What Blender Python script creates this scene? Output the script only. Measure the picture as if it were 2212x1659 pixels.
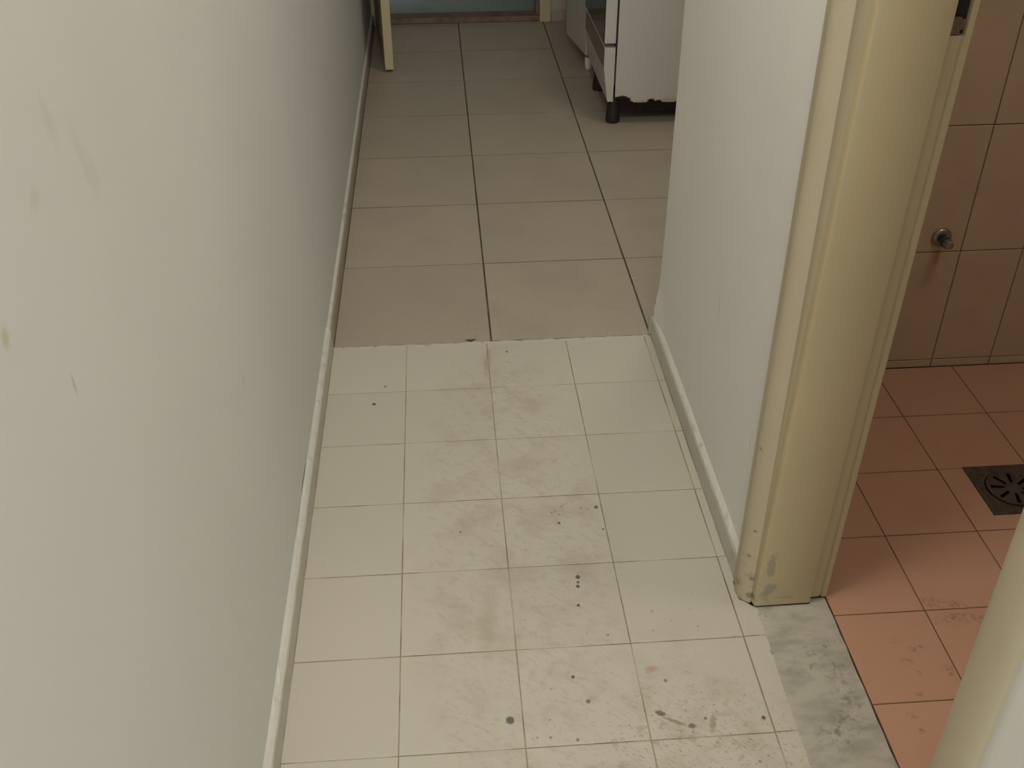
import bpy, bmesh, math, random
from mathutils import Matrix, Vector

random.seed(7)
for o in list(bpy.data.objects):
    bpy.data.objects.remove(o, do_unlink=True)
SC = bpy.context.scene
COL = SC.collection

# ------------------------------------------------------------------ camera
cd = bpy.data.cameras.new('camera')
cd.sensor_fit = 'HORIZONTAL'
cd.sensor_width = 36.0
cd.lens = 36.741
cd.clip_start = 0.02
cam = bpy.data.objects.new('camera', cd)
COL.objects.link(cam)
cam.matrix_world = Matrix(((0.997422, 0.043795, -0.056842, 0.10976),
                           (-0.071655, 0.565685, -0.821502, -2.22726),
                           (-0.003823, 0.823458, 0.567365, 1.40728),
                           (0, 0, 0, 1)))
SC.camera = cam

# ------------------------------------------------------------------ world, light, exposure
w = bpy.data.worlds.new('world')
SC.world = w
w.use_nodes = True
w.node_tree.nodes['Background'].inputs[0].default_value = (0.80, 0.90, 1.0, 1)
w.node_tree.nodes['Background'].inputs[1].default_value = 1.0


def area(name, loc, rot, sx, sy, power, col):
    l = bpy.data.lights.new(name, 'AREA')
    l.shape = 'RECTANGLE'
    l.size, l.size_y, l.energy, l.color = sx, sy, power, col
    o = bpy.data.objects.new(name, l)
    o.location = loc
    o.rotation_euler = rot
    COL.objects.link(o)
    return o


REAR_LIGHT_POWER = 32.0
area('added_rear_light', (0.3, -5.02, 1.55), (math.radians(90), 0, 0), 2.2, 1.5, REAR_LIGHT_POWER, (0.96, 1.0, 0.97))  # unseen area light added behind the camera for general brightness
vs = SC.view_settings
vs.view_transform = 'Standard'
vs.look = 'None'
vs.gamma = 1.0
vs.use_curve_mapping = False
vs.exposure = 0.86


# ------------------------------------------------------------------ helpers
def tag(o, label=None, cat=None, group=None, kind=None):
    if label: o['label'] = label
    if cat: o['category'] = cat
    if group: o['group'] = group
    if kind: o['kind'] = kind
    return o


def link(name, me, mat=None, parent=None):
    o = bpy.data.objects.new(name, me)
    COL.objects.link(o)
    if mat is not None and me is not None and not me.materials:
        me.materials.append(mat)
    if parent is not None:
        o.parent = parent
    return o


def empty(name, loc=(0, 0, 0), rz=0.0):
    o = bpy.data.objects.new(name, None)
    o.empty_display_size = 0.1
    COL.objects.link(o)
    o.location = loc
    o.rotation_euler = (0, 0, rz)
    return o


def from_bm(name, bm, mat=None, parent=None, smooth=False):
    me = bpy.data.meshes.new(name)
    bmesh.ops.recalc_face_normals(bm, faces=bm.faces)
    bm.to_mesh(me)
    bm.free()
    if smooth:
        for p in me.polygons:
            p.use_smooth = True
    return link(name, me, mat, parent)


def bm_box(bm, x0, x1, y0, y1, z0, z1):
    v = [bm.verts.new(c) for c in ((x0, y0, z0), (x1, y0, z0), (x1, y1, z0), (x0, y1, z0),
                                   (x0, y0, z1), (x1, y0, z1), (x1, y1, z1), (x0, y1, z1))]
    for f in ((0, 3, 2, 1), (4, 5, 6, 7), (0, 1, 5, 4), (1, 2, 6, 5), (2, 3, 7, 6), (3, 0, 4, 7)):
        bm.faces.new([v[i] for i in f])
    return v


def box(name, x0, x1, y0, y1, z0, z1, mat, parent=None, bevel=0.0, seg=2):
    bm = bmesh.new()
    bm_box(bm, x0, x1, y0, y1, z0, z1)
    if bevel:
        bmesh.ops.bevel(bm, geom=bm.edges[:], offset=bevel, segments=seg, affect='EDGES', profile=0.5)
    return from_bm(name, bm, mat, parent)


def bm_prism(bm, pts, z0, z1, axis='z', shear=None):
    """extrude a closed 2D outline; shear(x,y,z)->(x,y,z) optional"""
    def P(a, b, h):
        c = {'z': (a, b, h), 'y': (a, h, b), 'x': (h, a, b)}[axis]
        return shear(*c) if shear else c
    lo = [bm.verts.new(P(a, b, z0)) for a, b in pts]
    hi = [bm.verts.new(P(a, b, z1)) for a, b in pts]
    n = len(pts)
    bm.faces.new(lo[::-1])
    bm.faces.new(hi)
    for i in range(n):
        j = (i + 1) % n
        bm.faces.new((lo[i], lo[j], hi[j], hi[i]))


def prism(name, pts, z0, z1, mat, parent=None, axis='z', shear=None):
    bm = bmesh.new()
    bm_prism(bm, pts, z0, z1, axis, shear)
    return from_bm(name, bm, mat, parent)


def bm_lathe(bm, prof, n=24, M=None):
    """prof: list of (r, h) from bottom to top, revolved about local z"""
    rings = []
    for r, h in prof:
        ring = []
        for k in range(n):
            a = 2 * math.pi * k / n
            c = Vector((r * math.cos(a), r * math.sin(a), h))
            ring.append(bm.verts.new(M @ c if M else c))
        rings.append(ring)
    for a, b in zip(rings, rings[1:]):
        for k in range(n):
            bm.faces.new((a[k], a[(k + 1) % n], b[(k + 1) % n], b[k]))
    bm.faces.new(rings[0][::-1])
    bm.faces.new(rings[-1])


def lathe(name, prof, mat, parent=None, n=24, M=None, smooth=False):
    bm = bmesh.new()
    bm_lathe(bm, prof, n, M)
    o = from_bm(name, bm, mat, parent)
    if smooth:
        for p in o.data.polygons:
            p.use_smooth = len(p.vertices) == 4
    return o


# ------------------------------------------------------------------ materials
class Mat:
    def __init__(self, name, col, rough=0.6, metal=0.0, spec=0.5):
        self.m = bpy.data.materials.new(name)
        self.m.use_nodes = True
        self.nt = self.m.node_tree
        self.b = self.nt.nodes['Principled BSDF']
        self.b.inputs['Roughness'].default_value = rough
        self.b.inputs['Metallic'].default_value = metal
        self.b.inputs['Specular IOR Level'].default_value = spec
        g = self.nt.nodes.new('ShaderNodeNewGeometry')
        self.pos = g.outputs['Position']
        r = self.nt.nodes.new('ShaderNodeRGB')
        r.outputs[0].default_value = (*col, 1)
        self.col = r.outputs[0]
        self.h = None

    def node(self, t, **kw):
        n = self.nt.nodes.new(t)
        for k, v in kw.items():
            setattr(n, k, v)
        return n

    def put(self, sock, v):
        if isinstance(v, bpy.types.NodeSocket):
            self.nt.links.new(v, sock)
        else:
            sock.default_value = v

    def math(self, op, a, b=0.0, c=None, clamp=False):
        n = self.node('ShaderNodeMath', operation=op, use_clamp=clamp)
        self.put(n.inputs[0], a)
        self.put(n.inputs[1], b)
        if c is not None: self.put(n.inputs[2], c)
        return n.outputs[0]

    def ramp(self, v, a, b, lo=0.0, hi=1.0):
        n = self.node('ShaderNodeMapRange', interpolation_type='SMOOTHSTEP')
        self.put(n.inputs['Value'], v)
        for k, x in (('From Min', a), ('From Max', b), ('To Min', lo), ('To Max', hi)):
            n.inputs[k].default_value = x
        return n.outputs['Result']

    def mapping(self, loc=(0, 0, 0), rot=(0, 0, 0), scale=(1, 1, 1), kind='TEXTURE', src=None):
        n = self.node('ShaderNodeMapping', vector_type=kind)
        self.put(n.inputs['Vector'], src or self.pos)
        n.inputs['Location'].default_value = loc
        n.inputs['Rotation'].default_value = rot
        n.inputs['Scale'].default_value = scale
        return n.outputs['Vector']

    def noise(self, scale, detail=4, vec=None, rough=0.55, dist=0.0):
        n = self.node('ShaderNodeTexNoise')
        self.put(n.inputs['Vector'], vec or self.pos)
        n.inputs['Scale'].default_value = scale
        n.inputs['Detail'].default_value = detail
        n.inputs['Roughness'].default_value = rough
        n.inputs['Distortion'].default_value = dist
        return n.outputs['Fac']

    def voronoi(self, scale, vec=None):
        n = self.node('ShaderNodeTexVoronoi')
        self.put(n.inputs['Vector'], vec or self.pos)
        n.inputs['Scale'].default_value = scale
        return n.outputs['Distance']

    def mix(self, fac, col, blend='MIX'):
        n = self.node('ShaderNodeMix', data_type='RGBA', blend_type=blend)
        self.put(n.inputs[0], fac)
        self.put(n.inputs[6], self.col)
        self.put(n.inputs[7], (*col, 1) if isinstance(col, tuple) else col)
        self.col = n.outputs[2]
        return self

    def mottle(self, scale, col, amount, lo=0.4, hi=0.7, detail=4, vec=None):
        f = self.ramp(self.noise(scale, detail, vec), lo, hi, 0, amount)
        return self.mix(f, col)

    def blob(self, center, radii, rot=(0, 0, 0), soft=0.5, wob=0.35, wscale=40):
        """0..1 mask of an ellipsoid stain with a ragged rim"""
        v = self.mapping(center, rot, radii)
        n = self.node('ShaderNodeVectorMath', operation='LENGTH')
        self.put(n.inputs[0], v)
        d = n.outputs['Value']
        if wob:
            d = self.math('ADD', d, self.math('MULTIPLY', self.math('SUBTRACT', self.noise(wscale, 3), 0.5), wob * 2))
        return self.ramp(d, 1.0 - soft, 1.0 + soft * 0.3, 1.0, 0.0)

    def stain(self, center, radii, col, amount=1.0, rot=(0, 0, 0), soft=0.5, wob=0.35, wscale=40, gate=None):
        f = self.math('MULTIPLY', self.blob(center, radii, rot, soft, wob, wscale), amount)
        if gate is not None: f = self.math('MULTIPLY', f, gate)
        return self.mix(f, col)

    def per_object(self, amount):
        oi = self.node('ShaderNodeObjectInfo')
        v = self.ramp(oi.outputs['Random'], 0, 1, 1 - amount, 1.0)
        c = self.node('ShaderNodeCombineColor')
        for i in range(3): self.put(c.inputs[i], v)
        return self.mix(1.0, c.outputs[0], 'MULTIPLY')

    def bump(self, height, strength=0.2, dist=0.002):
        n = self.node('ShaderNodeBump')
        n.inputs['Strength'].default_value = strength
        n.inputs['Distance'].default_value = dist
        self.put(n.inputs['Height'], height)
        self.nt.links.new(n.outputs[0], self.b.inputs['Normal'])
        return self

    def done(self):
        self.nt.links.new(self.col, self.b.inputs['Base Color'])
        return self.m


def plain(name, col, rough=0.6, metal=0.0, var=0.0, vs=30, spec=0.5):
    m = Mat(name, col, rough, metal, spec)
    if var:
        m.mottle(vs, tuple(c * (1 - var) for c in col), 0.8)
    return m.done()


# white painted wall ---------------------------------------------------------
def wall_paint(name, col):
    m = Mat(name, col, 0.75, spec=0.25)
    m.mottle(1.3, tuple(c * 0.93 for c in col), 0.7, 0.35, 0.7, 2)
    return m


WALLC = (0.73, 0.715, 0.67)
m = wall_paint('left_wall_paint', (0.705, 0.71, 0.675))
brown = (0.42, 0.35, 0.26)
m.stain((-.195, -1.417, 1.115), (.05, .012, .03), brown, .16, (0.3, 0, 0), .9)
m.stain((-.195, -1.363, 1.06), (.05, .010, .05), brown, .14, (0.35, 0, 0), .9, .5)
m.stain((-.195, -1.345, 1.045), (.05, .006, .035), brown, .12, (0.35, 0, 0), .9, .5)
m.stain((-.195, -1.483, 1.08), (.05, .013, .012), brown, .2, (0, 0, 0), .9)
m.stain((-.195, -1.595, 1.027), (.05, .008, .010), (.5, .40, .2), .5, (0, 0, 0), .9)
m.stain((-.195, -1.509, .93), (.05, .003, .012), (.35, .33, .3), .4, (0, 0, 0), .8)
m.stain((-.195, -.942, .548), (.05, .004, .02), (.4, .36, .3), .4, (0, 0, 0), .8)
# open crack along the top of the skirting
m.stain((-.195, -.585, .0705), (.05, .055, .0035), (.05, .045, .04), .9, (0, 0, 0), .4, .25, 60)
m.stain((-.195, -.715, .0685), (.05, .05, .0025), (.12, .10, .09), .7, (0, 0, 0), .5, .3, 60)
m.bump(m.noise(55, 3), .12, .002)
M_WALL_L = m.done()
m = wall_paint('right_wall_paint', (0.80, 0.775, 0.735))
m.stain((.63, -.514, .382), (.05, .0012, .034), (.22, .19, .17), .7, (-.25, 0, 0), .6, .25, 70)
m.stain((.63, -.80, .269), (.05, .004, .018), brown, .3, (0, 0, 0), .9)
m.stain((.625, 0.0, .10), (.012, .012, .010), (.20, .12, .06), .9, (0, 0, 0), .5, .3)
m.bump(m.noise(45, 3), .12, .002)
M_WALL_R = m.done()
m = wall_paint('plain_wall_paint', WALLC)
M_WALL = m.done()
M_CEIL = plain('ceiling_paint', (0.68, 0.67, 0.63), 0.85)

# white glazed floor tile with foot dirt ----------------------------------------
m = Mat('white_floor_tile', (0.61, 0.565, 0.475), 0.38, spec=0.4)
m.per_object(0.05)
path = m.blob((.22, -.75, 0), (.21, .85, .2), (0, 0, 0), .35, .15, 6)
path2 = m.blob((.47, -1.35, 0), (.22, .42, .2), (0, 0, 0), .5, .15, 6)
dirt_zone = m.math('MAXIMUM', path, path2)
st = m.mapping((0, 0, 0), (0, 0, math.radians(-38)), (.035, .012, .03))
streak = m.ramp(m.noise(1.0, 4, st, .6), .50, .72, 0, 1)
m.mix(m.math('MULTIPLY', m.math('MULTIPLY', streak, dirt_zone), .42), (.44, .37, .27))
m.mix(m.math('MULTIPLY', m.ramp(m.noise(13, 5), .45, .68, 0, .42), dirt_zone), (.44, .375, .275))
st2 = m.mapping((0, 0, 0), (0, 0, math.radians(-42)), (.010, .0030, .01))
fleck = m.ramp(m.noise(1.0, 2, st2, .5), .60, .69, 0, 1)
fz = m.math('MAXIMUM', m.math('MULTIPLY', path, .35), m.blob((.47, -1.30, 0), (.24, .28, .2), (0, 0, 0), .6, .2, 8))
m.mix(m.math('MULTIPLY', m.math('MULTIPLY', fleck, fz), .7), (.25, .18, .11))
m.mix(m.math('MULTIPLY', m.ramp(m.noise(48, 4), .57, .66, 0, .55), m.math('MAXIMUM', m.blob((.45, -1.30, 0), (.24, .22, .2), (0, 0, 0), .6, .2, 8), m.math('MULTIPLY', path, .35))), (.36, .275, .18))
sp = m.ramp(m.voronoi(34), .07, .12, 1, 0)
spz = m.math('MULTIPLY', m.ramp(m.noise(9, 2), .48, .56, 0, 1), m.blob((.42, -1.18, 0), (.30, .32, .2), (0, 0, 0), .6, .2, 8))
m.mix(m.math('MULTIPLY', m.math('MULTIPLY', sp, spz), .8), (.17, .12, .08))
for (x, y, r, c) in ((-.073, -.247, .0050, (.07, .07, .06)), (.179, -1.146, .0075, (.13, .11, .10)),
                     (.328, -.834, .0048, (.10, .08, .05)), (.3265, -.8475, .0030, (.10, .08, .05)), (.325, -.858, .0040, (.10, .08, .05)),
                     (.320, -.905, .0034, (.08, .07, .06)), (-.049, -.177, .0034, (.12, .10, .08)),
                     (.389, -.641, .0045, (.12, .10, .08)), (.309, -.683, .0036, (.13, .11, .09)),
                     (.394, -.707, .0026, (.13, .11, .09)), (.291, -1.066, .0036, (.12, .10, .08)),
                     (.248, -.047, .0035, (.12, .10, .08)), (.589, -1.171, .0038, (.18, .06, .03)),
                     (.310, -1.118, .0045, (.20, .17, .14)), (.445, -1.085, .0035, (.30, .18, .12)),
                     (.113, -.694, .0024, (.12, .10, .08))):
    m.stain((x, y, 0), (r, r * 1.15, .05), c, .92, (0, 0, 0), .35, .2, 160)
m.stain((.424, -1.150, 0), (.010, .006, .05), (.16, .11, .07), .85, (0, 0, -.6), .4, .75, 170)
m.stain((.445, -1.168, 0), (.022, .004, .05), (.24, .18, .12), .7, (0, 0, -.5), .5, .75, 170)
m.stain((.470, -1.178, 0), (.007, .006, .05), (.16, .12, .08), .8, (0, 0, 0), .4, .75, 170)
m.stain((.505, -1.175, 0), (.006, .022, .05), (.28, .21, .13), .6, (0, 0, -.3), .6, .75, 170)
m.stain((.425, -1.06, 0), (.013, .008, .05), (.42, .26, .16), .6, (0, 0, .3), .5, .75, 170)
m.stain((.33, -.645, 0), (.055, .022, .05), (.30, .22, .13), .75, (0, 0, .1), .5, .3, 60,
        gate=m.ramp(m.voronoi(95), .20, .34, 1, 0))
m.stain((.197, -.09, 0), (.010, .07, .05), (.42, .34, .24), .7, (0, 0, -.12), .7, .4, 30)
m.stain((.155, -.93, 0), (.02, .10, .05), (.40, .32, .22), .4, (0, 0, -.1), .8, .5, 25)
m.b.inputs['Roughness'].default_value = .38
m.bump(m.noise(70, 3), .06, .001)
M_WHITE = m.done()

m = Mat('white_tile_grout', (.34, .275, .19), .9, spec=.1)
m.mottle(14, (.20, .145, .09), .8, .45, .65)
m.mottle(5, (.50, .44, .34), .85, .48, .60, 2)
M_GROUT_W = m.done()

m = Mat('beige_floor_tile', (.47, .40, .315), .42, spec=.4)
m.per_object(.06)
m.mottle(5, (.42, .36, .285), .7, .4, .65, 5)
m.mottle(60, (.40, .335, .26), .35, .5, .7, 3)
m.stain((.16, .085, 0), (.045, .055, .05), (.30, .24, .17), .6, (0, 0, 0), .9, .6, 60, gate=m.ramp(m.noise(110, 4), .54, .64, 0, 1))
m.stain((.62, .30, 0), (.006, .004, .05), (.75, .72, .66), .8, (0, 0, .4), .5, .3, 150)
m.bump(m.noise(40, 4), .08, .001)
M_BEIGE = m.done()
m = Mat('beige_tile_grout', (.085, .068, .050), .9, spec=.2)
m.mottle(9, (.16, .125, .085), .7, .45, .65)
M_GROUT_B = m.done()
m = Mat('border_filler', (.60, .55, .46), .8, spec=.2)
m.mottle(30, (.34, .27, .19), .8, .52, .68)
M_FILLER = m.done()

m = Mat('pink_floor_tile', (.56, .325, .22), .40, spec=.4)
m.per_object(.05)
m.mottle(7, (.54, .295, .21), .6, .4, .65)
dk = (.24, .14, .09)
pg = m.ramp(m.noise(120, 4), .44, .58, 0, 1)
for (x, y, a, b) in ((.965, -.945, .018, .013), (1.005, -.955, .025, .008), (.985, -.985, .03, .012), (1.03, -.99, .014, .010),
                     (.86, -1.03, .008, .006), (.885, -1.05, .008, .006), (.865, -1.075, .010, .006), (.90, -1.045, .006, .004),
                     (.875, -1.10, .006, .004), (.86, -1.145, .008, .004), (.83, -1.185, .009, .004), (.835, -1.215, .007, .006),
                     (.93, -1.10, .008, .014)):
    m.stain((x, y, 0), (a * 1.25, b * 1.4, .05), dk, .62, (0, 0, random.uniform(-.5, .5)), .9, .7, 70, gate=pg)
m.bump(m.noise(60, 3), .05, .001)
M_PINK = m.done()
M_GROUT_P = plain('pink_tile_grout', (.16, .085, .045), .9, var=.4, vs=14)

m = Mat('bathroom_wall_tile', (.58, .475, .34), .45, spec=.4)
m.per_object(.05)
m.mottle(10, (.50, .40, .30), .5)
m.stain((1.213, -.195, .305), (.009, .05, .035), (.30, .20, .10), .55, (0, 0, 0), .8, .5, 60)
M_BTILE = m.done()
M_GROUT_T = plain('wall_tile_grout', (.30, .20, .125), .9, var=.4, vs=10)

m = Mat('grey_marble', (.505, .475, .40), .42, spec=.4)
m.mottle(9, (.33, .31, .245), .8, .42, .64, 6, m.mapping(rot=(0, 0, .6), scale=(1, 2.2, 1), kind='POINT'))
m.mottle(28, (.30, .28, .225), .45, .55, .72, 5)
mg = m.ramp(m.noise(85, 4), .46, .60, 0, 1)
for (x, y, a, b) in ((.74, -1.03, .02, .006), (.715, -1.05, .02, .008), (.745, -1.07, .012, .010), (.70, -1.075, .016, .006),
                     (.735, -1.10, .02, .012), (.68, -1.09, .010, .005), (.74, -1.14, .02, .02), (.72, -1.19, .03, .02), (.69, -1.22, .03, .02)):
    m.stain((x, y, 0), (a * 1.3, b * 1.5, .05), (.20, .16, .11), .55, (0, 0, random.uniform(-.5, .5)), .9, .8, 55, gate=mg)
m.mix(m.math('MULTIPLY', m.ramp(m.voronoi(60), .08, .14, 1, 0), m.ramp(m.noise(12, 2), .52, .6, 0, .7)), (.16, .09, .05))
M_MARBLE = m.done()

m = Mat('skirting_paint', (.565, .53, .455), .6, spec=.3)
m.mottle(18, (.47, .43, .35), .6, .5, .7)
m.bump(m.noise(60, 3), .15, .002)
M_SKIRT = m.done()
m = Mat('skirting_ledge_lit', (.70, .67, .61), .7, spec=.3)  # paler than the skirting face: light from above put into the colour
m.mottle(25, (.52, .46, .38), .7, .55, .7)
m.bump(m.noise(70, 3), .4, .003)
M_LEDGE = m.done()
M_SKIRT_B = plain('beige_skirting_tile', (.41, .345, .27), .5, var=.12, vs=8)


# cream gloss paint on the door frame, chipped near the floor
def cream(name, col, chips):
    m = Mat(name, col, .42, spec=.4)
    m.mottle(4, tuple(c * .93 for c in col), .6)
    if chips:
        for (x, y, z, rx, rz) in ((.655, -.93, .105, .009, .028), (.658, -.93, .045, .012, .016), (.650, -.93, .035, .008, .010)):
            m.stain((x, y, z), (rx, .03, rz), (.30, .26, .20), .7, (0, 0, 0), .35, .8, 70)
        m.stain((.69, -.93, .022), (.025, .03, .004), (.36, .28, .17), .6, (0, 0, 0), .7, .4, 60)
        for (x, y, z, r) in ((.628, -.925, .06, .006), (.63, -.925, .02, .008), (.62, -.91, .11, .004), (.612, -.895, .03, .006),
                             (.615, -.90, .34, .004), (.612, -.89, .30, .003), (.62, -.92, .17, .004), (.612, -.88, .42, .003),
                             (.64, -.93, .91, .003), (.617, -.88, .27, .003), (.61, -.885, .13, .003)):
            m.stain((x, y, z), (r * 1.2, r * 2, r), (.22, .16, .09), .8, (0, 0, 0), .5, .5, 120)
        low = m.blob((.63, -.91, 0), (.06, .06, .13), (0, 0, 0), .8, .2, 20)
        m.mix(m.math('MULTIPLY', m.ramp(m.noise(65, 4), .54, .66, 0, .7), low), (.30, .25, .17))
    m.bump(m.noise(35, 2), .10, .002)
    return m.done()


M_CREAM = cream('cream_frame_paint', (.50, .41, .25), True)
M_CASING = cream('pale_cream_casing_paint', (.49, .415, .285), True)
M_CREAM2 = cream('cream_door_paint', (.60, .50, .31), False)
M_GAPSHADE = plain('gap_shade', (.02, .014, .010), .9)
M_RUSTY = plain('rusty_strike_metal', (.22, .15, .09), .6, .5, .5, 90)
M_CHROME = plain('dull_chrome', (.36, .36, .33), .32, .9, .25, 60)
M_DRAIN = plain('tarnished_drain_metal', (.15, .13, .11), .45, .75, .4, 60)
M_BLACK = plain('black_plastic_and_shade', (.022, .014, .012), .55, var=.3)
M_RUSTSHADE = plain('dark_rust_and_shade', (.030, .014, .010), .8, var=.5, vs=50)
M_WPLASTIC = plain('white_plastic', (.70, .69, .65), .45)
M_KNOB = plain('black_knob_plastic', (.03, .03, .03), .4)
m = Mat('dark_oven_glass', (.030, .032, .028), .10, spec=.5)
M_GLASS = m.done()
M_DRAWER = plain('brushed_grey_panel', (.20, .17, .14), .30, .4, .1)
m = Mat('white_enamel', (.60, .575, .52), .35, spec=.4)
m.mottle(3, (.56, .535, .48), .6)
M_ENAMEL = m.done()
m = Mat('rust_eaten_enamel', (.60, .575, .52), .4, spec=.4)
m.mottle(3, (.56, .535, .48), .6)
m.stain((1.02, 1.46, .085), (.34, .05, .018), (.40, .31, .20), .6, (0, 0, 0), .8, .7, 45)
m.stain((.772, 1.46, .098), (.034, .05, .014), (.035, .014, .010), .97, (0, 0, 0), .2, .35, 55)
m.stain((.880, 1.46, .092), (.014, .05, .008), (.07, .03, .015), .95, (0, 0, 0), .3, .4, 60)
m.stain((.906, 1.46, .088), (.014, .05, .006), (.05, .02, .012), .95, (0, 0, 0), .3, .4, 60)
M_RUSTSIDE = m.done()
m = Mat('pinkish_kitchen_wall_tile', (.52, .44, .39), .45)
m.mottle(8, (.42, .34, .28), .6)
M_KWALL = m.done()
m = Mat('brown_sill_stone', (.24, .165, .115), .6)
m.mottle(20, (.13, .085, .06), .8)
M_SILL = m.done()
m = Mat('grey_green_balcony_floor', (.33, .37, .345), .5)
m.mottle(8, (.27, .30, .28), .7)
M_BALC = m.done()

# ------------------------------------------------------------------ room shell
H = 2.65
XL, XR = -.195, .63          # corridor wall faces
YB = -2.75                   # corridor opens into the room behind here
YE = 2.855                   # kitchen end wall
KX = 1.40                    # kitchen right wall
BX = 1.95                    # bathroom right wall


def struct(o):
    o['kind'] = 'structure'
    return o


struct(box('wall_left', XL - .12, XL, YB, YE + .10, -.02, H, M_WALL_L))


# right corridor wall between kitchen corner and the bathroom door, its bottom corner lumpy with filler
def right_wall():
    bm = bmesh.new()
    ys = [-.858, -.30, -.10, -.035, -.006, 0.0]
    zs = [-.02, .055, .075, .095, .13, .17, .3, 1.0, H]
    bulge = {.055: .009, .075: .0105, .095: .0095, .13: .004, .17: .0015, -.02: .006}
    wgt = [0, 0, .12, .6, 1.0, .5]
    front = [[bm.verts.new((XR - bulge.get(z, 0) * g + (.004 if i == 5 else 0), y, z)) for i, (y, g) in enumerate(zip(ys, wgt))] for z in zs]
    back = [[bm.verts.new((.773, y, z)) for y in (ys[0], ys[-1])] for z in zs]
    for a, b in zip(front, front[1:]):
        for i in range(len(ys) - 1):
            bm.faces.new((a[i], a[i + 1], b[i + 1], b[i]))
    for k in range(len(zs) - 1):
        bm.faces.new((front[k][-1], back[k][1], back[k + 1][1], front[k + 1][-1]))
        bm.faces.new((back[k][1], back[k][0], back[k + 1][0], back[k + 1][1]))
        bm.faces.new((back[k][0], front[k][0], front[k + 1][0], back[k + 1][0]))
    bm.faces.new(front[-1] + back[-1][::-1])
    bm.faces.new((front[0] + back[0][::-1])[::-1])
    return from_bm('wall_right', bm, M_WALL_R)


struct(right_wall())
struct(box('wall_right_near', XR, .773, YB, -1.585, -.02, H, M_WALL_R))
struct(box('wall_over_door', XR, .773, -1.585, -.858, 2.08, H, M_WALL_R))
wb = struct(box('wall_bathroom_back', .773, BX, -.187, 0, -.02, H, M_GROUT_T))
struct(box('wall_bathroom_right', BX, BX + .1, -2.3, 0, -.02, H, M_BTILE))
struct(box('wall_bathroom_front', .773, BX, -2.4, -2.3, -.02, H, M_BTILE))
struct(box('wall_kitchen_right', KX, KX + .1, 0, YE + .1, -.02, H, M_WALL))
# the kitchen side of the bathroom wall is painted
struct(box('wall_kitchen_near', .775, KX, 0.0, .012, -.02, H, M_WALL))
# end wall with the doorway
DX0, DX1 = -.178, .600
struct(box('wall_end_right', DX1 + .054, KX, YE, YE + .1, -.02, H, M_KWALL))
struct(box('wall_end_top', XL, DX1 + .054, YE, YE + .1, 2.09, H, M_WALL))
struct(box('ceiling', -2.1, 2.6, -5.2, YE + 1.1, H, H + .1, M_CEIL))
# room behind the camera, with an unseen window added to light the place
struct(box('wall_room_left', -2.1, -2.0, -5.1, YB, -.02, H, M_WALL))
struct(box('wall_room_right', 2.5, 2.6, -5.1, YB, -.02, H, M_WALL))
struct(box('wall_room_front_left', -2.1, XL - .12, YB, YB + .1, -.02, H, M_WALL))
struct(box('wall_room_front_right', .773, 2.6, YB, YB + .1, -.02, H, M_WALL))
struct(box('wall_back_low', -2.1, 2.6, -5.2, -5.1, -.02, .78, M_WALL))
struct(box('wall_back_top', -2.1, 2.6, -5.2, -5.1, 2.32, H, M_WALL))
struct(box('wall_back_left', -2.1, -.82, -5.2, -5.1, .78, 2.32, M_WALL))
struct(box('wall_back_right', 1.42, 2.6, -5.2, -5.1, .78, 2.32, M_WALL))
win = empty('added_window_1', (.3, -5.15, .78))
struct(win)
for k, (x0, x1, z0, z1) in enumerate(((-1.12, -1.06, 0, 1.54), (1.06, 1.12, 0, 1.54), (-1.06, 1.06, 0, .06), (-1.06, 1.06, 1.48, 1.54), (-.03, .03, .06, 1.48))):
    box('added_window_frame', x0, x1, -.03, .03, z0, z1, M_WPLASTIC, win, .004)
# balcony beyond the kitchen door
struct(box('floor_balcony', -.9, 1.5, YE + .10, YE + 1.0, -.02, .024, M_BALC))
struct(box('wall_balcony', -.9, 1.5, YE + 1.0, YE + 1.1, -.02, H, M_BALC))
struct(box('wall_balcony_left', -1.0, -.9, YE + .1, YE + 1.1, -.02, H, M_BALC))
struct(box('wall_balcony_right', 1.5, 1.6, YE + .1, YE + 1.1, -.02, H, M_BALC))

# ------------------------------------------------------------------ tiled floors
TILE_CACHE = {}


def tile_mesh(name, wd, dp, mat, ch=.0005, th=.008):
    key = (name, round(wd, 4), round(dp, 4))
    if key in TILE_CACHE: return TILE_CACHE[key]
    v, a, b = [], wd / 2, dp / 2
    for (i, z) in ((0, -th), (0, -ch), (ch, 0)):
        v += [(-a + i, -b + i, z), (a - i, -b + i, z), (a - i, b - i, z), (-a + i, b - i, z)]
    f = [(8, 9, 10, 11), (3, 2, 1, 0)]
    for l in (0, 4):
        for k in range(4):
            n = (k + 1) % 4
            f.append((l + k, l + n, l + 4 + n, l + 4 + k))
    me = bpy.data.meshes.new(name)
    me.from_pydata(v, [], f)
    me.materials.append(mat)
    TILE_CACHE[key] = me
    return me


def tile(parent, x0, x1, y0, y1, gx, gy, mat, name='tile', jit=.0004):
    """flat floor tile between joint centre lines"""
    wd, dp = x1 - x0 - gx, y1 - y0 - gy
    o = link(name, tile_mesh(name + '_' + mat.name, wd, dp, mat), None, parent)
    o.location = ((x0 + x1) / 2, (y0 + y1) / 2, random.uniform(-jit, 0))
    o.rotation_euler = (random.uniform(-1, 1) * .001, random.uniform(-1, 1) * .001, random.uniform(-1, 1) * .0012)
    return o


def poly_tile(parent, pts, mat, name='tile', th=.008, z=0.0):
    return prism(name, pts, z - th, z, mat, parent)


struct(box('floor_slab', -2.1, 2.6, -5.2, YE + 1.1, -.12, -.03, M_GROUT_T))
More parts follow.
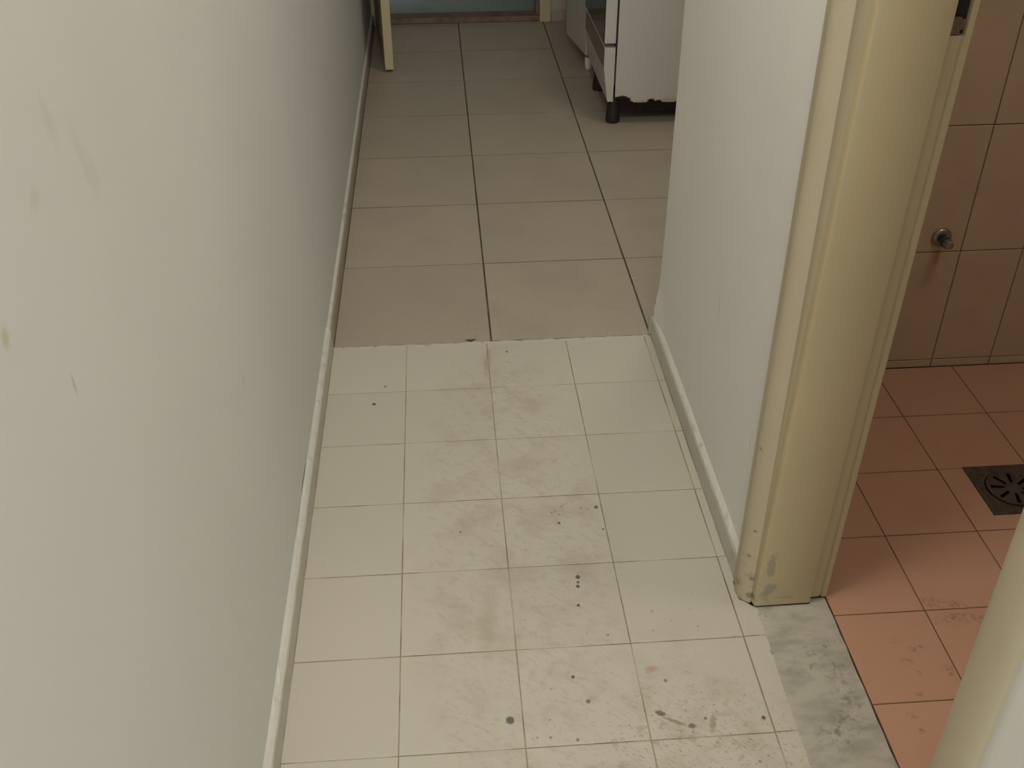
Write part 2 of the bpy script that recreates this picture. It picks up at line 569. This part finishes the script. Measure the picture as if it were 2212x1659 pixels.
# corridor: 20 cm white tiles, a cut strip along the right wall
fl = struct(box('floor', XL, XR, YB, 0.0, -.03, -.0007, M_GROUT_W))
cols = (-.183, 0.0, .2, .4, .6)
for r in range(14):
    y1, y0 = -.2 * r, -.2 * (r + 1)
    y0 = max(y0, YB)
    if y1 - y0 < .02: break
    if r == 0: y1 = -.001
    for a, b in zip(cols, cols[1:]):
        tile(fl, a, b, y0, y1, .0018, .0022, M_WHITE)
    # cut strip; in the doorway it reaches the marble with a ragged edge
    if y1 > -.85 and y0 > -.86:
        tile(fl, .6, .6178, y0, y1, .0024, .0024, M_WHITE, 'cut_tile')
    else:
        top, bot = y1 - .0012, y0 + .0012
        pts = [(.6012, bot), (.6012, top)]
        n = 44
        edge = []
        for k in range(n + 1):
            y = top + (bot - top) * k / n
            if y > -.866: x = .6175
            elif y > -.915: x = .6135
            elif y > -.937: x = .6175 + (-.915 - y) / .022 * .024
            elif y > -1.545: x = .6415 - .0045 * min(1, (-.937 - y) / .2) + random.uniform(-.0011, .0011) - (.003 if random.random() < .07 else 0)
            else: x = .6175
            edge.append((x, y))
        poly_tile(fl, pts + edge, M_WHITE, 'cut_tile', .008, .0006)

# kitchen: 40 cm beige tiles
fk = struct(box('floor_kitchen', XL, KX, 0.0, YE, -.03, -.0007, M_GROUT_B))
bx = [-.183, .2125, .617, 1.022, KX]
by = [.0045] + [.0226 + .399 * k for k in range(1, 8)] + [YE]
for j in range(len(by) - 1):
    for i in range(len(bx) - 1):
        if j == 0 and i == 0:
            # first tile has a chipped edge
            poly_tile(fk, [(bx[0] + .002, by[1] - .0017), (bx[0] + .002, .0052), (.1575, .0045), (.1535, .0085), (.1445, .0165), (.150, .0185), (.1605, .0180),
                           (.171, .0190), (.1765, .0170), (.1680, .0095), (.1625, .0045), (bx[1] - .0024, .0045), (bx[1] - .0024, by[1] - .0017)], M_BEIGE)
        elif j == 0 and i == 2:
            poly_tile(fk, [(bx[2] + .0024, .0145), (KX - .38, .0145), (KX - .38, by[1] - .0017), (bx[2] + .0024, by[1] - .0017)], M_BEIGE)
        elif j == 0 and i == 3:
            tile(fk, bx[i], bx[i + 1], .0145, by[1], .0045, .0034, M_BEIGE)
        else:
            tile(fk, bx[i], bx[i + 1], by[j], by[j + 1], .0045, .0034, M_BEIGE)
# pale filler line where the two floors meet
n = 60
edge_a = [(-.183 + .800 * k / n, .0030 + random.uniform(-.0014, .0014)) for k in range(n + 1)]
edge_b = [(x, -.0038 + random.uniform(-.0008, .0008)) for x, _ in edge_a]
struct(prism('trim_1', edge_b + edge_a[::-1], -.006, .0006, M_FILLER))

# bathroom: pink tiles
DRX, DRY, DRS = 1.256, -.650, .0765
bm = bmesh.new()      # screed with a square hole for the drain
hx0, hx1, hy0, hy1 = DRX - .070, DRX + .070, DRY - .070, DRY + .070
for (a, b, c, d) in ((.773, hx0, -2.3, -.187), (hx1, BX, -2.3, -.187), (hx0, hx1, -2.3, hy0), (hx0, hx1, hy1, -.187)):
    bm_box(bm, a, b, c, d, -.03, -.0007)
fb = struct(from_bm('floor_bathroom', bm, M_GROUT_P))
px = (.7735, .941, 1.126, 1.320, 1.513, 1.706, BX)
py = (-.195, -.387, -.577, -.768, -.964, -1.159, -1.353, -1.547, -1.741, -1.935, -2.129, -2.3)
for j in range(len(py) - 1):
    for i in range(len(px) - 1):
        x0, x1, y1, y0 = px[i], px[i + 1], py[j], py[j + 1]
        gx0, gx1, gy0, gy1 = x0 + .0011, x1 - .0011, y0 + .0011, y1 - .0011
        if i == 2 and j == 2:      # cut round the drain
            dx0, dy0, dy1 = DRX - DRS, DRY - DRS, DRY + DRS
            poly_tile(fb, [(gx0, gy0), (gx1, gy0), (gx1, dy0), (dx0, dy0), (dx0, gy1), (gx0, gy1)], M_PINK)
        elif i == 3 and j == 2:
            dx1, dy0 = DRX + DRS, DRY - DRS
            poly_tile(fb, [(gx0, gy0), (gx1, gy0), (gx1, gy1), (dx1, gy1), (dx1, dy0), (gx0, dy0)], M_PINK)
        else:
            tile(fb, x0, x1, y0, y1, .0022, .0022, M_PINK)

# bathroom wall tiles, upright format, with a cut course at the floor
tx = [.773 + .003, .828, .974, 1.120, 1.266, 1.411, 1.557, 1.703, 1.849, BX]
tz = [0.0, .022, .313, .609, .905, 1.201, 1.497, 1.793, 2.089]
WT = {}
for j in range(len(tz) - 1):
    for i in range(len(tx) - 1):
        wd, hh = tx[i + 1] - tx[i] - .0022, tz[j + 1] - tz[j] - .0022
        key = (round(wd, 4), round(hh, 4))
        if key not in WT:
            a, b, c, t = wd / 2, hh / 2, .001, .008
            v = []
            for (q, y) in ((0, t), (0, c), (c, 0)):
                v += [(-a + q, y, -b + q), (a - q, y, -b + q), (a - q, y, b - q), (-a + q, y, b - q)]
            f = [(8, 9, 10, 11), (3, 2, 1, 0)]
            for l in (0, 4):
                for k in range(4):
                    nn = (k + 1) % 4
                    f.append((l + k, l + nn, l + 4 + nn, l + 4 + k))
            me = bpy.data.meshes.new('wall_tile')
            me.from_pydata(v, [], f)
            me.materials.append(M_BTILE)
            WT[key] = me
        o = link('wall_tile', WT[key], None, wb)
        o.location = ((tx[i] + tx[i + 1]) / 2, -.195 + random.uniform(0, .0006), (tz[j] + tz[j + 1]) / 2)
        o.rotation_euler = (random.uniform(-1, 1) * .002, 0, random.uniform(-1, 1) * .002)

# room floor behind the camera
struct(box('floor_room', -2.0, 2.5, -5.1, YB, -.03, 0.0, M_WHITE))

# marble threshold in the bathroom doorway
th_pts = [(.628, -.9365), (.6415, -.928), (.771, -.916)]
yy = -.916
while yy > -1.52:
    yy -= .03
    th_pts.append((.7715 + random.uniform(-.0012, .0008), yy))
th_pts += [(.771, -1.546), (.626, -1.546)]
struct(prism('trim_2', th_pts, -.02, -.0003, M_MARBLE))


# ------------------------------------------------------------------ skirting
def lumpy_strip(name, mat, x0, x1, y0, y1, zt, zb=0.0, n=90, amp=.0012, round_to=1):
    """skirting along Y with a softly uneven top; x0 is the wall side, x1 the room side"""
    bm = bmesh.new()
    s = 1 if x1 > x0 else -1
    rows = []
    for k in range(n + 1):
        y = y0 + (y1 - y0) * k / n
        j = lambda: random.uniform(-amp, amp)
        ring = [(x0, zb), (x1, zb), (x1 + j() * .3, zt * .55), (x1 + j() * .4, zt - .006), (x1 - s * .003, zt - .0015 + j() * .5), (x1 - s * .006, zt + j()), (x0, zt + .002 + j())]
        rows.append([bm.verts.new((x, y, z)) for x, z in ring])
    m_ = len(rows[0])
    for a, b in zip(rows, rows[1:]):
        for i in range(m_):
            bm.faces.new((a[i], a[(i + 1) % m_], b[(i + 1) % m_], b[i]))
    bm.faces.new(rows[0])
    bm.faces.new(rows[-1][::-1])
    return from_bm(name, bm, mat, None, False)


def ledge(name, parent, x0, x1, y0, y1, z0, z1, n=120, amp=.0014):
    """bead of paint, coloured as lit from above, that slopes from the wall onto the skirting top"""
    bm = bmesh.new()
    rows = []
    for k in range(n + 1):
        y = y0 + (y1 - y0) * k / n
        a = random.uniform(-amp, amp)
        b = random.uniform(-amp, amp)
        rows.append([bm.verts.new(c) for c in ((x0, y, z0), (x1 + b * .4, y, z0), (x1 * .55 + x0 * .45, y, z0 + (z1 - z0) * .6 + b), (x0, y, z1 + a))])
    for a, b in zip(rows, rows[1:]):
        for i in range(4):
            bm.faces.new((a[i], a[(i + 1) % 4], b[(i + 1) % 4], b[i]))
    bm.faces.new(rows[0])
    bm.faces.new(rows[-1][::-1])
    return from_bm(name, bm, M_LEDGE, parent)


bl = struct(lumpy_strip('baseboard_left', M_SKIRT, XL, -.183, YB, -.001, .054))
ledge('skirting_ledge', bl, XL, -.1845, YB, -.001, .0535, .064)
bk = struct(lumpy_strip('baseboard_kitchen_left', M_SKIRT_B, XL, -.183, .001, YE, .052, amp=.0006))
ledge('skirting_ledge', bk, XL, -.1875, .001, YE, .0515, .058, amp=.0008)
br = struct(lumpy_strip('baseboard_right', M_SKIRT, XR, .6178, -.857, .004, .0535, n=50, amp=.0009))
ledge('skirting_ledge', br, XR, .6198, -.857, .004, .053, .060, n=60, amp=.0009)
struct(lumpy_strip('baseboard_right_near', M_SKIRT, XR, .6178, YB, -1.60, .0535, n=40))
struct(box('baseboard_kitchen_near', .612, KX, .004, .0135, 0, .052, M_SKIRT_B, None, .002))
struct(box('baseboard_end_right', DX1 + .056, KX, YE - .010, YE, 0, .045, M_SKIRT_B, None, .002))

# ------------------------------------------------------------------ bathroom door frame
d1 = struct(empty('door_1', (0, 0, 0)))
LEAN = .018


def lean(x, y, z):
    return (x + LEAN * z, y, z)


def mirror(pts, yc=-1.2325):
    return [(x, 2 * yc - y) for x, y in pts]


FT = 2.04
cas = [(.640, -.8575), (.6200, -.8575), (.6172, -.8595), (.6162, -.864), (.6160, -.8735), (.6212, -.8762), (.6150, -.8795), (.6122, -.8850), (.6110, -.8920),
       (.6118, -.9000), (.6148, -.9080), (.6195, -.9150), (.6255, -.9205), (.6310, -.9230), (.6350, -.9210), (.640, -.9190)]
cas = cas + [(.66, -.9190), (.66, -.8575)]
jam = [(.632, -.9175), (.6345, -.9250), (.6348, -.9312), (.6362, -.9338), (.6390, -.9345), (.7360, -.9335), (.7382, -.9322), (.7388, -.9220), (.7400, -.9207),
       (.7600, -.9195), (.7612, -.9170), (.7625, -.9170), (.7640, -.9212), (.7725, -.9205), (.7742, -.9190), (.7745, -.9000), (.632, -.9000)]
# strike recess cuts the rabbet between two heights
jam_cut = [(.632, -.9175), (.6345, -.9250), (.6348, -.9312), (.6362, -.9338), (.6390, -.9345), (.7360, -.9335), (.7382, -.9322), (.7388, -.9100),
           (.7640, -.9100), (.7640, -.9212), (.7725, -.9205), (.7742, -.9190), (.7745, -.9000), (.632, -.9000)]


def smoothed(o, ang=35):
    for p in o.data.polygons: p.use_smooth = True
    try:
        o.data.set_sharp_from_angle(angle=math.radians(ang))
    except Exception:
        for p in o.data.polygons: p.use_smooth = False
    return o


Z0, Z1, Z2 = .004, 1.014, 1.125
cas_near = [(.640, -.8600), (.6225, -.8600), (.6190, -.8635), (.6162, -.8720), (.6145, -.8850), (.6150, -.9000), (.6180, -.9130), (.6240, -.9230), (.6320, -.9285), (.66, -.9285), (.66, -.8600)]
for prof in (cas, mirror(cas_near)):
    smoothed(prism('casing', prof, .001, FT + .06, M_CASING, d1))
bm = bmesh.new()
bm_prism(bm, jam, Z0, Z1, 'z', lean)
bm_prism(bm, jam_cut, Z1, Z2, 'z', lean)
bm_prism(bm, jam, Z2, FT, 'z', lean)
jb = smoothed(from_bm('jamb', bm, M_CREAM, d1))
bm = bmesh.new()
bm_prism(bm, mirror(jam), Z0, FT, 'z', lambda x, y, z: (x, y, z))
smoothed(from_bm('jamb', bm, M_CREAM, d1))
box('head_jamb', .634, .80, -1.53, -.935, FT - .03, FT + .03, M_CREAM, d1, .003)
box('head_casing', .612, .640, -1.607, -.8575, FT - .01, FT + .06, M_CREAM, d1, .004)
# rusty strike lips, and a dark sheet painting the shade in the mortise
sx = LEAN * 1.07
spl = box('mortise_shade', .7395 + sx, .7635 + sx, -.9125, -.9108, 1.015, 1.124, M_GAPSHADE, jb)
box('strike_lip', .7395 + sx, .7560 + sx, -.9185, -.9125, 1.0145, 1.037, M_RUSTY, spl, .001)
box('strike_lip', .7560 + sx, .7630 + sx, -.9165, -.9125, 1.020, 1.034, M_RUSTY, spl, .001)
# dark strips painting the shadow line under the jamb
box('foot_shadow', .641, .7385, -.9325, -.905, -.0003, .0044, M_GAPSHADE, d1)
box('foot_shadow', .7385, .770, -.9190, -.905, -.0003, .0044, M_GAPSHADE, d1)

# ------------------------------------------------------------------ kitchen end door
d2 = struct(empty('door_2', (0, 0, 0)))
box('jamb', DX1, DX1 + .054, YE - .022, YE + .10, .0, 2.09, M_CREAM2, d2, .004)
box('jamb', XL + .0005, DX0, YE - .022, YE + .10, .0, 2.09, M_CREAM2, d2, .004)
box('head_jamb', DX0, DX1, YE - .022, YE + .10, 2.03, 2.09, M_CREAM2, d2, .004)
box('door_sill', DX0, DX1, YE, YE + .10, 0.0, .0245, M_SILL, d2, .002)
box('door_stop', DX1 - .014, DX1, YE + .03, YE + .10, .0245, 2.03, M_SILL, d2, .002)
leaf_hinge = Vector((-.139, YE - .026, 0))
leaf = box('door_leaf', -.036, 0.0, -.690, 0.0, .012, 2.02, M_CREAM2, d2, .002)
leaf.location = leaf_hinge
leaf.rotation_euler = (0, 0, math.radians(5.2))
bm = bmesh.new()
bm_lathe(bm, [(.009, 0), (.009, .045), (.011, .048), (.011, .055)], 14, Matrix.Translation((0, -.63, 1.02)) @ Matrix.Rotation(math.radians(90), 4, 'Y'))
bm_box(bm, .042, .054, -.635, -.52, 1.011, 1.029)
from_bm('handle', bm, M_CHROME, leaf)
for z in (.28, 1.75):
    lathe('hinge', [(.007, -.04), (.007, .04)], M_CHROME, leaf, 12, Matrix.Translation((.004, -.002, z)))

# ------------------------------------------------------------------ stove
SX, SY = .742, 1.46
stv = empty('stove', (SX, SY, 0))
tag(stv, 'old white stove with rusted bottom edge on black feet in the kitchen', 'stove')
D, Wd, BZ, TZ = .56, .50, .088, .85
box('body', .004, D, .0045, Wd - .004, BZ + .05, TZ - .03, M_ENAMEL, stv, .003)
box('underside', .006, D - .004, .0050, Wd - .012, BZ + .012, BZ + .05, M_RUSTSHADE, stv)
box('under_stove_shade', .012, D - .02, .050, Wd - .05, .036, BZ + .012, M_RUSTSHADE, stv)  # added dark block that paints the shade under the stove
# side panel facing the corridor, its bottom edge eaten by rust
lo = [(.003, .106), (.010, .109), (.016, .107), (.024, .1085), (.033, .1075), (.040, .110), (.046, .109), (.049, .101), (.056, .0985), (.061, .092), (.068, .091),
      (.072, .087), (.095, .0855), (.120, .086), (.126, .0905), (.130, .096), (.136, .0985), (.142, .094), (.147, .0905), (.158, .0895), (.166, .092), (.171, .089), (.176, .086),
      (.200, .084), (.222, .0835), (.228, .087), (.240, .0875), (.260, .084), (.330, .083), (.36, .092), (.40, .086), (.47, .084), (.52, .094), (.556, .088)]
outl = lo + [(.556, TZ - .03), (.003, TZ - .03)]
prism('side_panel', outl, 0.0, .004, M_RUSTSIDE, stv, 'y')
box('side_panel', .003, .556, Wd - .004, Wd, BZ, TZ - .03, M_ENAMEL, stv, .001)
ct = box('cooktop', -.030, D, -.002, Wd + .002, TZ - .03, TZ, M_ENAMEL, stv, .006)
for (bx_, by_, r) in ((.14, .13, .042), (.14, .37, .034), (.40, .13, .034), (.40, .37, .042)):
    bn = lathe('burner', [(r, 0), (r, .010), (r * .75, .016), (r * .70, .022), (.006, .023)], M_BLACK, ct, 24, Matrix.Translation((bx_, by_, TZ)))
    bm = bmesh.new()
    for a in range(4):
        R = Matrix.Translation((bx_, by_, 0)) @ Matrix.Rotation(a * math.pi / 2, 4, 'Z')
        for v in bm_box(bm, .02, .10, -.004, .004, TZ + .026, TZ + .034) + bm_box(bm, .092, .10, -.004, .004, TZ, TZ + .026):
            v.co = R @ v.co
    from_bm('pan_support', bm, M_BLACK, bn)
pn = box('control_panel', -.030, .006, 0, Wd, .745, TZ - .032, M_ENAMEL, stv, .004)
for k in range(5):
    lathe('knob', [(.019, 0), (.019, .006), (.015, .008), (.013, .024), (.011, .025)], M_KNOB, pn, 18,
          Matrix.Translation((-.030, .07 + k * .09, .783)) @ Matrix.Rotation(math.radians(-90), 4, 'Y'))
# oven door: white steel sides, dark glass front, bar handle
od = box('oven_door', -.0440, -.0035, .0005, Wd - .001, .301, .738, M_ENAMEL, stv, .002)
box('oven_glass', -.0475, -.0435, .003, Wd - .004, .304, .735, M_GLASS, od, .001)
bm = bmesh.new()
bm_lathe(bm, [(.008, 0), (.008, .40)], 14, Matrix.Translation((-.078, .05, .70)) @ Matrix.Rotation(math.radians(-90), 4, 'X'))
for y in (.08, .42):
    bm_lathe(bm, [(.006, 0), (.006, .034)], 10, Matrix.Translation((-.047, y, .70)) @ Matrix.Rotation(math.radians(-90), 4, 'Y'))
from_bm('door_handle', bm, M_CHROME, od)
box('door_gasket', -.0035, .0045, .008, Wd - .008, .26, .742, M_BLACK, stv)
# bottom drawer: upright above, raked back at the foot
prof = [(-.0035, .287), (-.0400, .287), (-.0420, .284), (-.0420, .215), (-.0250, .094), (-.0235, .091), (-.0035, .091)]
dw = prism('drawer', prof, .001, Wd - .001, M_ENAMEL, stv, 'y')
prism('drawer_panel', [(-.0418, .2840), (-.0440, .2835), (-.0440, .2150), (-.0418, .2140)], .004, Wd - .004, M_DRAWER, dw, 'y')
foot_prof = [(.0255, 0), (.0265, .004), (.0255, .030), (.0235, .050), (.0225, .075), (.025, .0995)]
for (fx, fy) in ((.006, .046), (.006, Wd - .095), (.50, .046), (.50, Wd - .095)):
    lathe('foot', foot_prof, M_BLACK, stv, 20, Matrix.Translation((fx, fy, 0)), True)

# ------------------------------------------------------------------ white appliance beyond the stove
ap = empty('kitchen_appliance', (.729, 2.114, 0), math.radians(7.7))
tag(ap, 'plain white kitchen appliance raised on white plastic feet, standing beyond the stove', 'appliance')
AW, AD = .325, .50
box('body', .012, AD, .002, AW, .052, .84, M_ENAMEL, ap, .006, 3)
box('front_panel', -.006, .0115, 0, AW + .002, .0565, .80, M_ENAMEL, ap, .006, 3)
box('under_appliance_shade', .055, AD - .02, .03, AW - .02, .006, .052, M_BLACK, ap)  # dark box standing in for the shadow beneath the appliance
box('top', -.004, AD + .004, -.002, AW + .004, .84, .862, M_WPLASTIC, ap, .004)
box('control_strip', -.005, .0115, .002, AW, .803, .838, M_WPLASTIC, ap, .003)
for (fx, fy) in ((.030, .018), (.15, AW - .05), (AD - .03, .02), (AD - .03, AW - .03)):
    f_ = lathe('foot', [(.0145, 0), (.0150, .002), (.0150, .008), (.0165, .012), (.0175, .046), (.0165, .048)], M_WPLASTIC, ap, 20, Matrix.Translation((fx - .016, fy - .004, 0)), True)
    lathe('thread', [(.008, .048), (.008, .056)], M_CHROME, f_, 12, Matrix.Translation((fx - .016, fy - .004, 0)))

# ------------------------------------------------------------------ floor drain in the bathroom
dr = empty('floor_drain', (DRX, DRY, 0))
tag(dr, 'square tarnished metal floor drain with round slotted grate in pink tiles', 'drain')


def drain_plate():
    """square plate with a round hole"""
    bm = bmesh.new()
    n, R, S_, t = 48, .056, DRS - .001, .003
    def ring(r, z): return [bm.verts.new((r * math.cos(2 * math.pi * k / n), r * math.sin(2 * math.pi * k / n), z)) for k in range(n)]
    def sq(z):
        out = []
        for k in range(n):
            a = 2 * math.pi * k / n
            s = S_ / max(abs(math.cos(a)), abs(math.sin(a)))
            out.append(bm.verts.new((s * math.cos(a), s * math.sin(a), z)))
        return out
    loops = [ring(R, -t), ring(R, .0005), sq(.0008), sq(-t)]
    for a, b in zip(loops, loops[1:]):
        for k in range(n):
            bm.faces.new((a[k], a[(k + 1) % n], b[(k + 1) % n], b[k]))
    return from_bm('plate', bm, M_DRAIN, dr)


def drain_grate():
    """disc with radial slots cut right through"""
    bm = bmesh.new()
    n, R = 8, .054
    prof_r = [.010, .017, .046, R]
    per = 6
    N = n * per
    top = [[bm.verts.new((r * math.cos(2 * math.pi * k / N + .2), r * math.sin(2 * math.pi * k / N + .2), .0005 + (.0008 if i == 0 else 0) - (.0006 if i == 2 else 0))) for k in range(N)] for i, r in enumerate(prof_r)]
    # narrow the slot columns
    for i, r in enumerate(prof_r):
        for k in range(N):
            q = k % per
            base = (k // per) * per
            half = .0042 / r * (.7 if i < 2 else 1.0)
            ang0 = 2 * math.pi * (base + per / 2) / N + .2
            if q == 2: a = ang0 - half
            elif q == 4: a = ang0 + half
            elif q == 3: a = ang0
            else: continue
            z = top[i][k].co.z
            top[i][k].co = (r * math.cos(a), r * math.sin(a), z)
    for i in range(3):
        for k in range(N):
            q = k % per
            if i == 1 and q in (2, 3): continue
            bm.faces.new((top[i][k], top[i][(k + 1) % N], top[i + 1][(k + 1) % N], top[i + 1][k]))
    bm.faces.new(top[0])
    bmesh.ops.recalc_face_normals(bm, faces=bm.faces)
    r = bmesh.ops.solidify(bm, geom=bm.faces[:], thickness=.0025)
    g = from_bm('grate', bm, M_DRAIN, dr)
    return g


drain_plate()
drain_grate()
box('sump', -.0699, .0699, -.0699, .0699, -.0298, -.0270, M_BLACK, dr)

# ------------------------------------------------------------------ chrome pipe stub on the bathroom wall
vl = empty('pipe_stub', (1.212, -.1951, .350))
tag(vl, 'small dull chrome capped pipe stub on the bathroom tile wall', 'pipe fitting')
F = Matrix.Rotation(math.radians(90), 4, 'X')
lathe('flange', [(.0225, 0), (.0225, .002), (.019, .006), (.012, .0075)], M_CHROME, vl, 28, F, True)
lathe('nipple', [(.0105, .007), (.0105, .020), (.0120, .021), (.0120, .026)], M_DRAIN, vl, 20, F, True)
T = Matrix.Translation((.001, -.026, 0)) @ F
lathe('cap', [(.0105, 0), (.0115, .002), (.0115, .015), (.0095, .018), (.003, .0185)], M_CHROME, vl, 6, T)

# ------------------------------------------------------------------ unseen ceiling lamps added for brightness, above the picture
def opal(name, strength):
    m = Mat(name, (.8, .8, .76), .4)
    m.b.inputs['Emission Color'].default_value = (1.0, .94, .84, 1)
    m.b.inputs['Emission Strength'].default_value = strength
    return m.done()


def ceiling_lamp(x, y, strength, label, mat_name):
    lp = empty('ceiling_lamp', (x, y, H))
    tag(lp, label, 'lamp', 'added ceiling lamps')
    lathe('ceiling_plate', [(.17, -.02), (.17, 0)], M_WPLASTIC, lp, 40)
    lathe('shade', [(.06, -.085), (.12, -.075), (.155, -.05), (.165, -.0205)], opal(mat_name, strength), lp, 40, None, True)


ceiling_lamp(.21, -1.15, 25.0, 'added round opal lamp on the corridor ceiling', 'added_corridor_lamp')  # unseen, added for soft overhead light in the corridor
ceiling_lamp(1.02, .70, 11.5, 'added round opal lamp on the kitchen ceiling', 'added_kitchen_lamp')  # unseen, added to brighten the kitchen from the right
ceiling_lamp(1.40, -1.05, 11.0, 'added round opal lamp on the bathroom ceiling', 'added_bathroom_lamp')  # unseen, added to lift the dim bathroom
